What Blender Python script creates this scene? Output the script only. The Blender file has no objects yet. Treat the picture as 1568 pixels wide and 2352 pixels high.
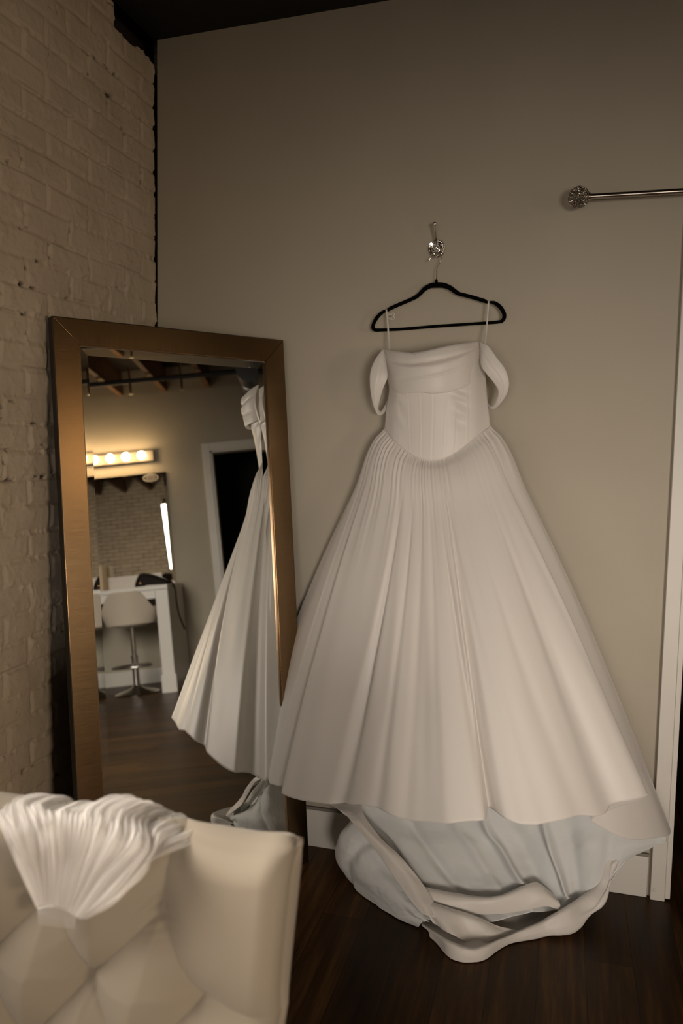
import bpy, bmesh, math, random
import numpy as np
from mathutils import Vector, Matrix
PI = math.pi
rnd = random.Random(7)
scene = bpy.context.scene
COL = scene.collection

# ------------------------------------------------------------------ camera
F_PX = 1859.0
YAW, PIT, ROL = map(math.radians, (-15.1, -4.9, 1.04))
CAM = np.array([1.383, -2.605, 1.40])
fw = np.array([math.sin(YAW)*math.cos(PIT), math.cos(YAW)*math.cos(PIT), math.sin(PIT)])
ri = np.array([math.cos(YAW), -math.sin(YAW), 0.0]); up = np.cross(ri, fw)
r2 = math.cos(ROL)*ri + math.sin(ROL)*up
u2 = -math.sin(ROL)*ri + math.cos(ROL)*up
cd = bpy.data.cameras.new('camera'); cam = bpy.data.objects.new('camera', cd); COL.objects.link(cam)
cam.matrix_world = Matrix(((r2[0], u2[0], -fw[0], CAM[0]), (r2[1], u2[1], -fw[1], CAM[1]),
                           (r2[2], u2[2], -fw[2], CAM[2]), (0, 0, 0, 1)))
cd.sensor_fit = 'VERTICAL'; cd.sensor_height = 36.0; cd.lens = F_PX/2352*36.0
cd.dof.use_dof = True; cd.dof.focus_distance = 2.25; cd.dof.aperture_fstop = 2.8
cd.clip_start = 0.02
scene.camera = cam

def ray(px, py):
    return r2*(px-784)/F_PX - u2*(py-1176)/F_PX + fw
def at(px, py, y):                 # the point at depth y (distance from the back wall)
    d = ray(px, py); return CAM + d*(y-CAM[1])/d[1]
def atz(px, py, z):
    d = ray(px, py); return CAM + d*(z-CAM[2])/d[2]

# ------------------------------------------------------------------ view, world, lights
vs = scene.view_settings
vs.view_transform = 'Standard'; vs.look = 'None'; vs.gamma = 1.0; vs.use_curve_mapping = False
vs.exposure = 0.0
world = bpy.data.worlds.new('world'); scene.world = world; world.use_nodes = True
world.node_tree.nodes['Background'].inputs[0].default_value = (0.6, 0.62, 0.65, 1)
world.node_tree.nodes['Background'].inputs[1].default_value = 0.05

def area(name, loc, direction, sx, sy, power, color, spread=180):
    l = bpy.data.lights.new(name, 'AREA'); l.shape = 'RECTANGLE'; l.size = sx; l.size_y = sy
    l.energy = power; l.color = color; l.spread = math.radians(spread)
    o = bpy.data.objects.new(name, l); COL.objects.link(o); o.location = loc
    o.rotation_euler = Vector(direction).to_track_quat('-Z', 'Y').to_euler()
    return o
# daylight entering through window_1 (brick side wall, ahead of and left of the camera)
WY0, WY1, WZ0, WZ1 = -2.50, -1.22, 0.62, 2.58
area('window_daylight', (0.03, (WY0+WY1)/2, 1.25), (1, 0.65, -0.35), 0.9, 1.1, 1.6, (1.0, 0.88, 0.77), 110)
area('window_daylight_across', (0.03, (WY0+WY1)/2, 1.62), (1, 0.05, -0.42), 1.24, 1.75, 34, (1.0, 0.90, 0.80), 70)
# daylight through the two windows behind the camera; side fill added for the brick
area('street_daylight', (1.1, -5.15, 1.02), (0.06, 1, -0.045), 1.4, 0.8, 2.4, (1.0, 0.87, 0.75), 42)
area('street_daylight_far', (2.6, -5.15, 1.04), (-0.27, 1, -0.03), 1.4, 0.8, 10.0, (1.0, 0.87, 0.76), 42)
area('side_fill', (6.30, -4.35, 1.10), (-1, 0.33, -0.03), 1.3, 0.9, 18, (1.0, 0.78, 0.56), 54)

# ------------------------------------------------------------------ helpers
def link(name, me, mat=None, parent=None, smooth=True):
    o = bpy.data.objects.new(name, me); COL.objects.link(o)
    if mat is not None and not me.materials: me.materials.append(mat)
    if parent is not None: o.parent = parent
    if smooth: me.polygons.foreach_set('use_smooth', [True]*len(me.polygons))
    return o
def local(o, parent):               # keep world coordinates in the mesh although the parent is an Empty elsewhere
    o.matrix_parent_inverse = parent.matrix_world.inverted(); return o
def thing(name, label, cat, loc=(0, 0, 0), rz=0, group=None):
    o = bpy.data.objects.new(name, None); COL.objects.link(o); o.location = loc; o.rotation_euler = (0, 0, rz)
    o.empty_display_size = 0.05
    o.matrix_world = Matrix.Translation(Vector(loc)) @ Matrix.Rotation(rz, 4, 'Z')
    o['label'] = label; o['category'] = cat
    if group: o['group'] = group
    return o
def tag(o, label, cat, group=None):
    o['label'] = label; o['category'] = cat
    if group: o['group'] = group
    return o
def struct(o): o['kind'] = 'structure'; return o

class MB:
    def __init__(s): s.v = []; s.f = []
    def add(s, vs_, fs):
        b = len(s.v); s.v += [tuple(map(float, p)) for p in vs_]; s.f += [tuple(b+i for i in f) for f in fs]; return s
    def box(s, a, b, M=None):
        x0, y0, z0 = a; x1, y1, z1 = b
        P = [(x0, y0, z0), (x1, y0, z0), (x1, y1, z0), (x0, y1, z0), (x0, y0, z1), (x1, y0, z1), (x1, y1, z1), (x0, y1, z1)]
        if M is not None: P = [M @ Vector(p) for p in P]
        return s.add(P, [(3, 2, 1, 0), (4, 5, 6, 7), (0, 1, 5, 4), (1, 2, 6, 5), (2, 3, 7, 6), (3, 0, 4, 7)])
    def tube(s, pts, rad, n=12, cap=True, closed=False, flat=1.0, ref=None):
        pts = [np.array(p, float) for p in pts]; N = len(pts)
        rr_ = rad if hasattr(rad, '__len__') else [rad]*N
        vs_, fs = [], []; prev = None
        for i, p in enumerate(pts):
            if closed: t = pts[(i+1) % N]-pts[i-1]
            else: t = pts[min(i+1, N-1)]-pts[max(i-1, 0)]
            t = t/(np.linalg.norm(t)+1e-12)
            if ref is not None: a = np.cross(t, ref)
            else:
                r0 = prev if prev is not None else (np.array([0, 0, 1.]) if abs(t[2]) < .9 else np.array([1., 0, 0]))
                a = r0-t*np.dot(r0, t) if prev is not None else np.cross(t, r0)
            a = a/(np.linalg.norm(a)+1e-12); prev = a; b = np.cross(t, a)
            for k in range(n):
                th = 2*PI*k/n; vs_.append(p+rr_[i]*(a*math.cos(th)+b*math.sin(th)*flat))
        for i in range(N if closed else N-1):
            j = (i+1) % N
            for k in range(n):
                k2 = (k+1) % n; fs.append((i*n+k, i*n+k2, j*n+k2, j*n+k))
        if cap and not closed:
            fs.append(tuple(range(n))[::-1]); fs.append(tuple((N-1)*n+k for k in range(n)))
        return s.add(vs_, fs)
    def lathe(s, prof, c=(0, 0, 0), n=32, axis=None, x=None):
        ax = np.array(axis if axis is not None else (0, 0, 1.), float); ax /= np.linalg.norm(ax)
        xx = np.array(x if x is not None else ((1., 0, 0) if abs(ax[0]) < .9 else (0, 1., 0)), float)
        xx -= ax*np.dot(xx, ax); xx /= np.linalg.norm(xx); yy = np.cross(ax, xx); c = np.array(c, float)
        vs_, fs = [], []
        for (r, h) in prof:
            for k in range(n):
                th = 2*PI*k/n; vs_.append(c+ax*h+r*(xx*math.cos(th)+yy*math.sin(th)))
        for i in range(len(prof)-1):
            for k in range(n):
                k2 = (k+1) % n; fs.append((i*n+k, i*n+k2, (i+1)*n+k2, (i+1)*n+k))
        return s.add(vs_, fs)
    def ball(s, c, r, n=20, m=12, sc=(1, 1, 1)):
        c = np.array(c, float); sc = np.array(sc, float); vs_ = [c+np.array((0, 0, -r))*sc]; fs = []
        for i in range(1, m):
            a = -PI/2+PI*i/m
            for k in range(n):
                th = 2*PI*k/n; vs_.append(c+r*sc*np.array((math.cos(a)*math.cos(th), math.cos(a)*math.sin(th), math.sin(a))))
        vs_.append(c+np.array((0, 0, r))*sc); T = len(vs_)-1
        for k in range(n): fs.append((0, 1+(k+1) % n, 1+k)); fs.append((T, T-n+k, T-n+(k+1) % n))
        for i in range(m-2):
            for k in range(n): a = 1+i*n; fs.append((a+k, a+(k+1) % n, a+n+(k+1) % n, a+n+k))
        return s.add(vs_, fs)
    def build(s, name, mat, parent=None, smooth=True, bevel=0, solid=0, sub=0, angle=True):
        me = bpy.data.meshes.new(name); me.from_pydata(s.v, [], s.f); me.update()
        bm = bmesh.new(); bm.from_mesh(me); bmesh.ops.recalc_face_normals(bm, faces=bm.faces); bm.to_mesh(me); bm.free()
        o = link(name, me, mat, None, smooth)
        if parent is not None: o.parent = parent
        if solid: m = o.modifiers.new('solid', 'SOLIDIFY'); m.thickness = solid; m.offset = 0
        if bevel: m = o.modifiers.new('bevel', 'BEVEL'); m.width = bevel; m.segments = 3; m.limit_method = 'ANGLE'; m.angle_limit = .6
        if sub: m = o.modifiers.new('sub', 'SUBSURF'); m.levels = sub; m.render_levels = sub
        if smooth and angle and not sub:
            try: me.set_sharp_from_angle(angle=math.radians(38))
            except Exception: pass
        return o

def grid_mesh(name, P, mat, parent=None, solid=0, closed_u=False, attr=None):
    """P: (rows, cols, 3) world coordinates -> smooth sheet"""
    R, Cc, _ = P.shape
    me = bpy.data.meshes.new(name)
    idx = np.arange(R*Cc).reshape(R, Cc)
    if closed_u: idx = np.concatenate([idx, idx[:, :1]], 1)
    q = np.stack([idx[:-1, :-1], idx[:-1, 1:], idx[1:, 1:], idx[1:, :-1]], -1).reshape(-1, 4)
    me.vertices.add(R*Cc); me.vertices.foreach_set('co', np.ascontiguousarray(P, dtype=np.float32).ravel())
    me.loops.add(len(q)*4); me.loops.foreach_set('vertex_index', q.ravel().astype(np.int32))
    me.polygons.add(len(q)); me.polygons.foreach_set('loop_start', np.arange(0, len(q)*4, 4, dtype=np.int32))
    me.update(calc_edges=True); me.validate()
    if attr:
        for k, a in attr.items():
            at_ = me.attributes.new(k, 'FLOAT', 'POINT'); at_.data.foreach_set('value', np.ascontiguousarray(a, dtype=np.float32).ravel())
    o = link(name, me, mat, None, True)
    if parent is not None: o.parent = parent
    if solid: m = o.modifiers.new('solid', 'SOLIDIFY'); m.thickness = solid; m.offset = 0
    return o

def cr(P, t):
    """Catmull-Rom through P (n, ...) at parameters t in 0..1"""
    P = np.asarray(P, float); n = len(P); x = np.clip(np.asarray(t), 0, 1)*(n-1)
    i = np.clip(np.floor(x).astype(int), 0, n-2); f = x-i
    g = lambda k: P[np.clip(k, 0, n-1)]
    p0, p1, p2, p3 = g(i-1), g(i), g(i+1), g(i+2)
    p0 = np.where((i == 0)[(...,)+(None,)*(P.ndim-1)], 2*p1-p2, p0); p3 = np.where((i == n-2)[(...,)+(None,)*(P.ndim-1)], 2*p2-p1, p3)
    f = f[(...,)+(None,)*(P.ndim-1)]
    return .5*((2*p1)+(-p0+p2)*f+(2*p0-5*p1+4*p2-p3)*f*f+(-p0+3*p1-3*p2+p3)*f**3)
def cr2(G, nr, nc):
    A = cr(np.asarray(G, float), np.linspace(0, 1, nr)); return np.swapaxes(cr(np.swapaxes(A, 0, 1), np.linspace(0, 1, nc)), 0, 1)
def normals(P):
    a = np.gradient(P, axis=0); b = np.gradient(P, axis=1); n = np.cross(b, a)
    return n/(np.linalg.norm(n, axis=-1, keepdims=True)+1e-12)
_rs = np.random.RandomState(3)
_LAT = _rs.rand(256, 256)
def vnoise(x, y, seed=0):
    x = np.asarray(x)+seed*17.3; y = np.asarray(y)+seed*9.1
    xi = np.floor(x).astype(int); yi = np.floor(y).astype(int); fx = x-xi; fy = y-yi
    fx = fx*fx*(3-2*fx); fy = fy*fy*(3-2*fy); L = lambda a, b: _LAT[a % 256, b % 256]
    return (L(xi, yi)*(1-fx)+L(xi+1, yi)*fx)*(1-fy)+(L(xi, yi+1)*(1-fx)+L(xi+1, yi+1)*fx)*fy
def fbm(x, y, o=4, seed=0):
    s = 0; a = .5
    for k in range(o): s = s+a*(vnoise(x*2**k, y*2**k, seed+k)-.5); a *= .5
    return s
def sstep(a, b, x): t = np.clip((x-a)/(b-a), 0, 1); return t*t*(3-2*t)

# ------------------------------------------------------------------ materials
def mat(name, color=(.5, .5, .5), rough=.6, metal=0, **kw):
    m = bpy.data.materials.new(name); m.use_nodes = True; b = m.node_tree.nodes['Principled BSDF']
    b.inputs['Base Color'].default_value = (*color, 1); b.inputs['Roughness'].default_value = rough; b.inputs['Metallic'].default_value = metal
    for k, v in kw.items():
        b.inputs[k].default_value = v
    return m
def nd(m, t, **kw):
    n = m.node_tree.nodes.new(t)
    for k, v in kw.items(): setattr(n, k, v)
    return n
def lk(m, a, b): m.node_tree.links.new(a, b)
def bsdf(m): return m.node_tree.nodes['Principled BSDF']
def coords(m, scale=(1, 1, 1), rot=(0, 0, 0)):
    tc = nd(m, 'ShaderNodeTexCoord'); mp = nd(m, 'ShaderNodeMapping'); mp.inputs['Scale'].default_value = scale; mp.inputs['Rotation'].default_value = rot
    lk(m, tc.outputs['Object'], mp.inputs[0]); return mp.outputs[0]
def noise(m, vec, scale, detail=4, rough=.5):
    n = nd(m, 'ShaderNodeTexNoise'); n.inputs['Scale'].default_value = scale; n.inputs['Detail'].default_value = detail; n.inputs['Roughness'].default_value = rough
    lk(m, vec, n.inputs['Vector']); return n.outputs['Fac']
def ramp(m, fac, stops):
    r = nd(m, 'ShaderNodeValToRGB'); e = r.color_ramp.elements
    while len(e) < len(stops): e.new(.5)
    for i, (p, c) in enumerate(stops): e[i].position = p; e[i].color = (*c, 1)
    lk(m, fac, r.inputs[0]); return r.outputs[0]
def bump(m, h, strength=.3, dist=.002):
    b = nd(m, 'ShaderNodeBump'); b.inputs['Strength'].default_value = strength; b.inputs['Distance'].default_value = dist
    lk(m, h, b.inputs['Height']); lk(m, b.outputs[0], bsdf(m).inputs['Normal']); return b
def mixc(m, fac, a, b, mode='MIX'):
    x = nd(m, 'ShaderNodeMix', data_type='RGBA', blend_type=mode)
    if isinstance(fac, float): x.inputs[0].default_value = fac
    else: lk(m, fac, x.inputs[0])
    for i, v in ((6, a), (7, b)):
        if isinstance(v, tuple): x.inputs[i].default_value = (*v, 1)
        else: lk(m, v, x.inputs[i])
    return x.outputs[2]

def m_paint(name, c, rough=.65, s=.15):
    m = mat(name, c, rough); v = coords(m)
    n1 = noise(m, v, 3, 3); lk(m, ramp(m, n1, [(.3, tuple(k*.97 for k in c)), (.7, tuple(k*1.03 for k in c))]), bsdf(m).inputs['Base Color'])
    bump(m, noise(m, v, 180, 3), s, .001); return m
M_WALL = m_paint('greige_wall_paint', (.43, .385, .300))
M_TRIM = m_paint('white_trim_paint', (.66, .63, .57), .45, .08)
M_WHITE = m_paint('white_furniture_paint', (.70, .67, .62), .35, .05)
M_DARKROOM = mat('unlit_room_black', (.012, .011, .010), .9)  # near-black wall colour stands in for the darkness of unlit rooms

M_BRICK = mat('painted_brick', (.46, .40, .335), .55)
v = coords(M_BRICK); a = nd(M_BRICK, 'ShaderNodeAttribute', attribute_name='pit_shade')
base = ramp(M_BRICK, noise(M_BRICK, v, 5, 5), [(.3, (.46, .385, .295)), (.7, (.54, .46, .36))])
lk(M_BRICK, mixc(M_BRICK, a.outputs['Fac'], base, (.025, .018, .012)), bsdf(M_BRICK).inputs['Base Color'])  # near-black mixed in as the shade inside holes and gaps
bump(M_BRICK, noise(M_BRICK, v, 130, 6, .65), .5, .0025)

M_BRICK2 = mat('painted_brick_far', (.46, .40, .335), .6)
tc = nd(M_BRICK2, 'ShaderNodeTexCoord'); sp = nd(M_BRICK2, 'ShaderNodeSeparateXYZ'); cb = nd(M_BRICK2, 'ShaderNodeCombineXYZ')
lk(M_BRICK2, tc.outputs['Object'], sp.inputs[0]); lk(M_BRICK2, sp.outputs[1], cb.inputs[0]); lk(M_BRICK2, sp.outputs[2], cb.inputs[1])
bt = nd(M_BRICK2, 'ShaderNodeTexBrick'); lk(M_BRICK2, cb.outputs[0], bt.inputs['Vector'])
for k, v_ in {'Scale': 1.0, 'Brick Width': .21, 'Row Height': .0729, 'Mortar Size': .007, 'Mortar Smooth': .4}.items(): bt.inputs[k].default_value = v_
nz = noise(M_BRICK2, tc.outputs['Object'], 3, 4)
bt.inputs['Color1'].default_value = (.5, .44, .37, 1); bt.inputs['Color2'].default_value = (.42, .36, .3, 1)
lk(M_BRICK2, ramp(M_BRICK2, nz, [(.35, (.09, .07, .05)), (.6, (.36, .31, .25))]), bt.inputs['Mortar'])
lk(M_BRICK2, bt.outputs['Color'], bsdf(M_BRICK2).inputs['Base Color'])
bb = bump(M_BRICK2, bt.outputs['Fac'], .8, .008); bb.invert = True

def m_floor():
    m = mat('dark_plank_floor', (.05, .03, .02), .35); bsdf(m).inputs['Specular IOR Level'].default_value = .22; bsdf(m).inputs['Specular Tint'].default_value = (1, .72, .48, 1)
    tc = nd(m, 'ShaderNodeTexCoord'); sp = nd(m, 'ShaderNodeSeparateXYZ'); cb = nd(m, 'ShaderNodeCombineXYZ')
    lk(m, tc.outputs['Object'], sp.inputs[0]); lk(m, sp.outputs[1], cb.inputs[0]); lk(m, sp.outputs[0], cb.inputs[1])
    bt = nd(m, 'ShaderNodeTexBrick'); lk(m, cb.outputs[0], bt.inputs['Vector'])
    for k, v_ in {'Scale': 1.0, 'Brick Width': 1.05, 'Row Height': .125, 'Mortar Size': .0012, 'Mortar Smooth': .2, 'Bias': -.1}.items(): bt.inputs[k].default_value = v_
    bt.offset = .37; bt.inputs['Color1'].default_value = (0, 0, 0, 1); bt.inputs['Color2'].default_value = (1, 1, 1, 1); bt.inputs['Mortar'].default_value = (.0, .0, .0, 1)
    mp = nd(m, 'ShaderNodeMapping'); mp.inputs['Scale'].default_value = (34, 2.2, 1); lk(m, tc.outputs['Object'], mp.inputs[0])
    g = noise(m, mp.outputs[0], 1.0, 6, .65)
    mp2 = nd(m, 'ShaderNodeMapping'); mp2.inputs['Scale'].default_value = (5, .9, 1); lk(m, tc.outputs['Object'], mp2.inputs[0])
    g2 = noise(m, mp2.outputs[0], 1.0, 3, .5)
    c1 = ramp(m, g, [(.3, (.022, .0105, .0032)), (.5, (.066, .032, .0085)), (.72, (.16, .082, .022))])
    tone = ramp(m, bt.outputs['Color'], [(0, (.38, .34, .30)), (1, (1.15, 1.05, .95))])
    c2 = mixc(m, 1.0, c1, tone, 'MULTIPLY')
    c3 = mixc(m, 1.0, c2, ramp(m, g2, [(.3, (.6, .6, .6)), (.7, (1.2, 1.2, 1.2))]), 'MULTIPLY')
    c4 = mixc(m, bt.outputs['Fac'], c3, (.006, .004, .003))
    lk(m, c4, bsdf(m).inputs['Base Color'])
    lk(m, ramp(m, g, [(.3, (.34, .34, .34)), (.7, (.48, .48, .48))]), bsdf(m).inputs['Roughness'])
    mx = nd(m, 'ShaderNodeMath', operation='SUBTRACT'); lk(m, g, mx.inputs[0]); lk(m, bt.outputs['Fac'], mx.inputs[1])
    bump(m, mx.outputs[0], .25, .0015); return m
M_FLOOR = m_floor()
def m_wood(name, a, b, sc):
    m = mat(name, a, .7); v = coords(m, sc)
    lk(m, ramp(m, noise(m, v, 1, 5, .6), [(.3, a), (.7, b)]), bsdf(m).inputs['Base Color']); return m
M_JOIST = m_wood('old_joist_wood', (.10, .052, .024), (.20, .105, .048), (3, 60, 60))
M_DECK = m_wood('dark_roof_deck', (.006, .005, .004), (.014, .010, .008), (3, 8, 3))
M_BEAM = m_wood('blackened_beam', (.004, .0035, .003), (.008, .007, .006), (3, 40, 40))

def m_satin(name, c, rough=.42, sheen=.3, spec=.35):
    m = mat(name, c, rough, 0); b = bsdf(m)
    b.inputs['Sheen Weight'].default_value = sheen; b.inputs['Sheen Roughness'].default_value = .4
    b.inputs['Specular IOR Level'].default_value = spec
    v = coords(m); w = noise(m, v, 900, 2); bump(m, w, .06, .0004); return m
M_SATIN = m_satin('ivory_satin', (.70, .665, .62))
M_LINING = m_satin('pale_blue_white_lining', (.66, .675, .665), .6, .2, .2)
M_CHAIRF = m_satin('cream_velvet_upholstery', (.26, .222, .170), .8, .15, .12)
M_STOOLF = m_satin('cream_leatherette', (.62, .54, .44), .45, .1, .4)
M_BLACKV = mat('black_velvet_flocking', (.003, .003, .0033), .95, 0, **{'Specular IOR Level': .02}); bsdf(M_BLACKV).inputs['Sheen Weight'].default_value = .01
M_CHROME = mat('chrome', (.75, .73, .70), .12, 1)
M_NICKEL = mat('brushed_nickel_dark', (.42, .38, .33), .24, 1)
M_STEEL = mat('dark_grey_steel', (.12, .12, .12), .4, 1)
M_PIPE = mat('black_iron_pipe', (.02, .018, .016), .5)
def m_bronze(name, ax):
    m = mat(name, (.50, .33, .19), .27, 1); b = bsdf(m); b.inputs['Anisotropic'].default_value = 0
    sc = (14, 1100, 14) if ax == 'v' else (1100, 14, 14)
    v = coords(m, sc); n = noise(m, v, 1, 3, .6)
    lk(m, ramp(m, n, [(.3, (.29, .195, .105)), (.7, (.36, .245, .135))]), b.inputs['Base Color'])
    lk(m, ramp(m, n, [(.3, (.19, .19, .19)), (.7, (.25, .25, .25))]), b.inputs['Roughness']); bump(m, n, .12, .0003); return m
M_BRONZE_V = m_bronze('brushed_bronze_upright', 'v'); M_BRONZE_H = m_bronze('brushed_bronze_rail', 'h')
M_FSIDE = mat('black_frame_edge', (.012, .010, .008), .5)
M_MIRROR = mat('mirror_silvering', (.86, .87, .84), .0, 1)
def m_emit(name, c, s):
    m = bpy.data.materials.new(name); m.use_nodes = True; nt = m.node_tree; nt.nodes.remove(nt.nodes['Principled BSDF'])
    e = nt.nodes.new('ShaderNodeEmission'); e.inputs[0].default_value = (*c, 1); e.inputs[1].default_value = s
    nt.links.new(e.outputs[0], nt.nodes['Material Output'].inputs[0]); return m
M_BULB = m_emit('lit_globe_bulb', (1.0, .66, .34), 40)
M_DOWN = m_emit('lit_downlight_lens', (1.0, .8, .55), 12)
M_PANE = m_emit('daylit_window_pane', (.82, .80, .74), .22)
M_LEATHER = mat('dark_brown_leather', (.012, .006, .005), .6, 0, **{'Specular IOR Level': .15})
M_GOLD = mat('gold_clasp', (.8, .55, .2), .25, 1)
M_TAN = m_paint('cream_box_card', (.62, .50, .34), .6)
M_COMB = mat('clear_plastic_comb', (.55, .52, .48), .25); bsdf(M_COMB).inputs['Alpha'].default_value = .75

# ------------------------------------------------------------------ room shell
RX, FY, ZT = 6.35, -5.2, 3.30
# floor, back wall with its doorway, right wall with its doorway, front wall with two windows
MB().box((-.3, FY-.3, -.1), (RX+1.6, 2.2, 0)).build('floor', M_FLOOR, smooth=False)['kind'] = 'structure'
DX0, DX1, DZ = 1.752, 2.75, 2.06            # doorway in the back wall
w = MB(); w.box((.002, 0, 0), (DX0, .12, ZT+.3)); w.box((DX0, 0, DZ), (DX1, .12, ZT+.3)); w.box((DX1, 0, 0), (RX+.15, .12, ZT+.3))
struct(w.build('wall_back', M_WALL, smooth=False))
EY0, EY1, EZ = -.905, -.10, 2.34            # doorway in the right wall
RY0, RY1 = -5.05, -3.65
w = MB(); w.box((RX, FY-.1, 0), (RX+.15, RY0, ZT+.3)); w.box((RX, RY1, 0), (RX+.15, EY0, ZT+.3)); w.box((RX, RY0, 0), (RX+.15, RY1, .55)); w.box((RX, RY0, 2.15), (RX+.15, RY1, ZT+.3)); w.box((RX, EY0, EZ), (RX+.15, EY1, ZT+.3)); w.box((RX, EY1, 0), (RX+.15, .12, ZT+.3))
struct(w.build('wall_right', M_WALL, smooth=False))
w = MB(); fx = [(.55, 2.05), (2.45, 3.95)]; z0, z1 = .55, 2.15
w.box((-.2, FY-.12, 0), (fx[0][0], FY, ZT+.3)); w.box((fx[0][1], FY-.12, 0), (fx[1][0], FY, ZT+.3)); w.box((fx[1][1], FY-.12, 0), (RX+.15, FY, ZT+.3))
for a_, b_ in fx: w.box((a_, FY-.12, 0), (b_, FY, z0)); w.box((a_, FY-.12, z1), (b_, FY, ZT+.3))
struct(w.build('wall_front', M_WALL, smooth=False))
for i, (a_, b_) in enumerate(fx):
    f = MB()
    for q in ((a_, z0, b_, z0+.06), (a_, z1-.06, b_, z1), (a_, z0, a_+.06, z1), (b_-.06, z0, b_, z1), (a_, 1.32, b_, 1.37), ((a_+b_)/2-.02, z0, (a_+b_)/2+.02, z1)):
        f.box((q[0], FY-.10, q[1]), (q[2], FY-.04, q[3]))
    o = struct(f.build('window_%d' % (i+2), M_TRIM, smooth=False))
    MB().box((a_, FY-.085, z0), (b_, FY-.075, z1)).build('pane', M_PANE, o, smooth=False)
f = MB()
for q in ((RY0, .55, RY1, .61), (RY0, 2.09, RY1, 2.15), (RY0, .55, RY0+.06, 2.15), (RY1-.06, .55, RY1, 2.15), (RY0, 1.32, RY1, 1.37)):
    f.box((RX+.04, q[0], q[1]), (RX+.10, q[2], q[3]))
o = struct(f.build('window_4', M_TRIM, smooth=False))  # unseen window, added as the source of the brick's side fill
MB().box((RX+.075, RY0, .55), (RX+.085, RY1, 2.15)).build('pane', M_PANE, o, smooth=False)
# dark rooms behind the two doorways
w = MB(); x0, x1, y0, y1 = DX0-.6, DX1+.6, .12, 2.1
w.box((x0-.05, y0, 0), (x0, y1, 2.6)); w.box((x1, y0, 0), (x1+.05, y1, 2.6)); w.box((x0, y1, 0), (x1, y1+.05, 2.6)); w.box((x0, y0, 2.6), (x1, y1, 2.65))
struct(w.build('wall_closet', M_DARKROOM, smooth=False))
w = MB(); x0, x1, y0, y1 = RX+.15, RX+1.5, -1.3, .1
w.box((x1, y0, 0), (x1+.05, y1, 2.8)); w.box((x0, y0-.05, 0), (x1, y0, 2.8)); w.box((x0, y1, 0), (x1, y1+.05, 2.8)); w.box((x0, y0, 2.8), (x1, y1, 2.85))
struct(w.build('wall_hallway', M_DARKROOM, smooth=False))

# painted brick wall: near part modelled brick by brick in relief, far part with the window opening
def brick_height(Y, Z):
    H = .0729; rown = np.floor((Z-2.017)/H+100.0 + .08*fbm(Y*4, Z*4, 3, 5)); 
    zz = (Z-2.017)/H+100.0 + .10*fbm(Y*5, Z*5, 3, 5); row = np.floor(zz); fz = zz-row
    L = .205; off = np.where(row % 2 == 0, 0., .5)+.12*(vnoise(row*3.7, row*0+.5, 11)-.5)
    yy = Y/L+off+50+.03*fbm(Y*30, Z*30, 2, 8); colm = np.floor(yy); fy = yy-colm
    dz = np.minimum(fz, 1-fz)*H; dy = np.minimum(fy, 1-fy)*L
    jit = .003*fbm(Y*45, Z*45, 3, 2)
    wz = .0045+.003*vnoise(Y*7, row, 4); wy = .005+.003*vnoise(colm, row, 6)
    dzj = dz+jit*.6; dyj = dy+jit
    m = np.minimum(sstep(wz*.3, wz*1.9, dzj), sstep(wy*.3, wy*1.9, dyj))
    depth = .0022+.0052*vnoise(Y*3.1, Z*3.1, 9)*vnoise(row*1.3, colm*2.1, 12)*2
    h = -(1-m)*depth
    # a thin crack line where the paint has parted along the lower brick arris
    crack = np.exp(-((fz*H-.006-.002*vnoise(Y*12, row, 31))/.0011)**2)*sstep(.38, .62, vnoise(Y*6, row*1.7, 33))
    h = h-.004*crack
    h = h+.0035*(vnoise(colm*1.1, row*1.9, 14)-.5)+.003*(vnoise(row*2.3, colm*1.3, 15)-.5)*(fz-.5)*2
    h = h+.011*fbm(Y*8, Z*9, 4, 21)+.0022*fbm(Y*80, Z*80, 3, 22)+.004*np.clip(fbm(Y*26, Z*30, 3, 24)-.06, 0, 1)*4
    drip = np.clip(fbm(Y*55, Z*16, 3, 41)-.04, 0, 1)*(1-m); h = h+.022*drip
    j = (1-m)
    pit_shade = sstep(.76, .84, vnoise(Y*44, Z*105, 51))*sstep(.52, .66, vnoise(Y*4.3, Z*4.3, 52))*sstep(.5, .9, j)
    pit_shade = np.maximum(pit_shade, sstep(.952, .972, vnoise(Y*70, Z*70, 55))*sstep(.5, .7, vnoise(Y*3, Z*3, 56)))
    h = h-.010*pit_shade
    return h, np.clip(pit_shade+.35*crack*sstep(.6, .8, vnoise(Y*9, row, 71)), 0, 1)
dy_, dz_ = .0036, .0036
ys = np.arange(-1.2, .115, dy_); zs = np.arange(0, ZT+.01, dz_)
Yg, Zg = np.meshgrid(ys, zs)
h, pit_shade = brick_height(Yg, Zg)
edge = -.006-.012*np.clip(fbm(Zg*14, Zg*0, 3, 61)+.1, 0, 1)*2
gap = sstep(0, 1, (Yg-edge)/.003); h = h*(1-gap)-.045*gap; 
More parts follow.
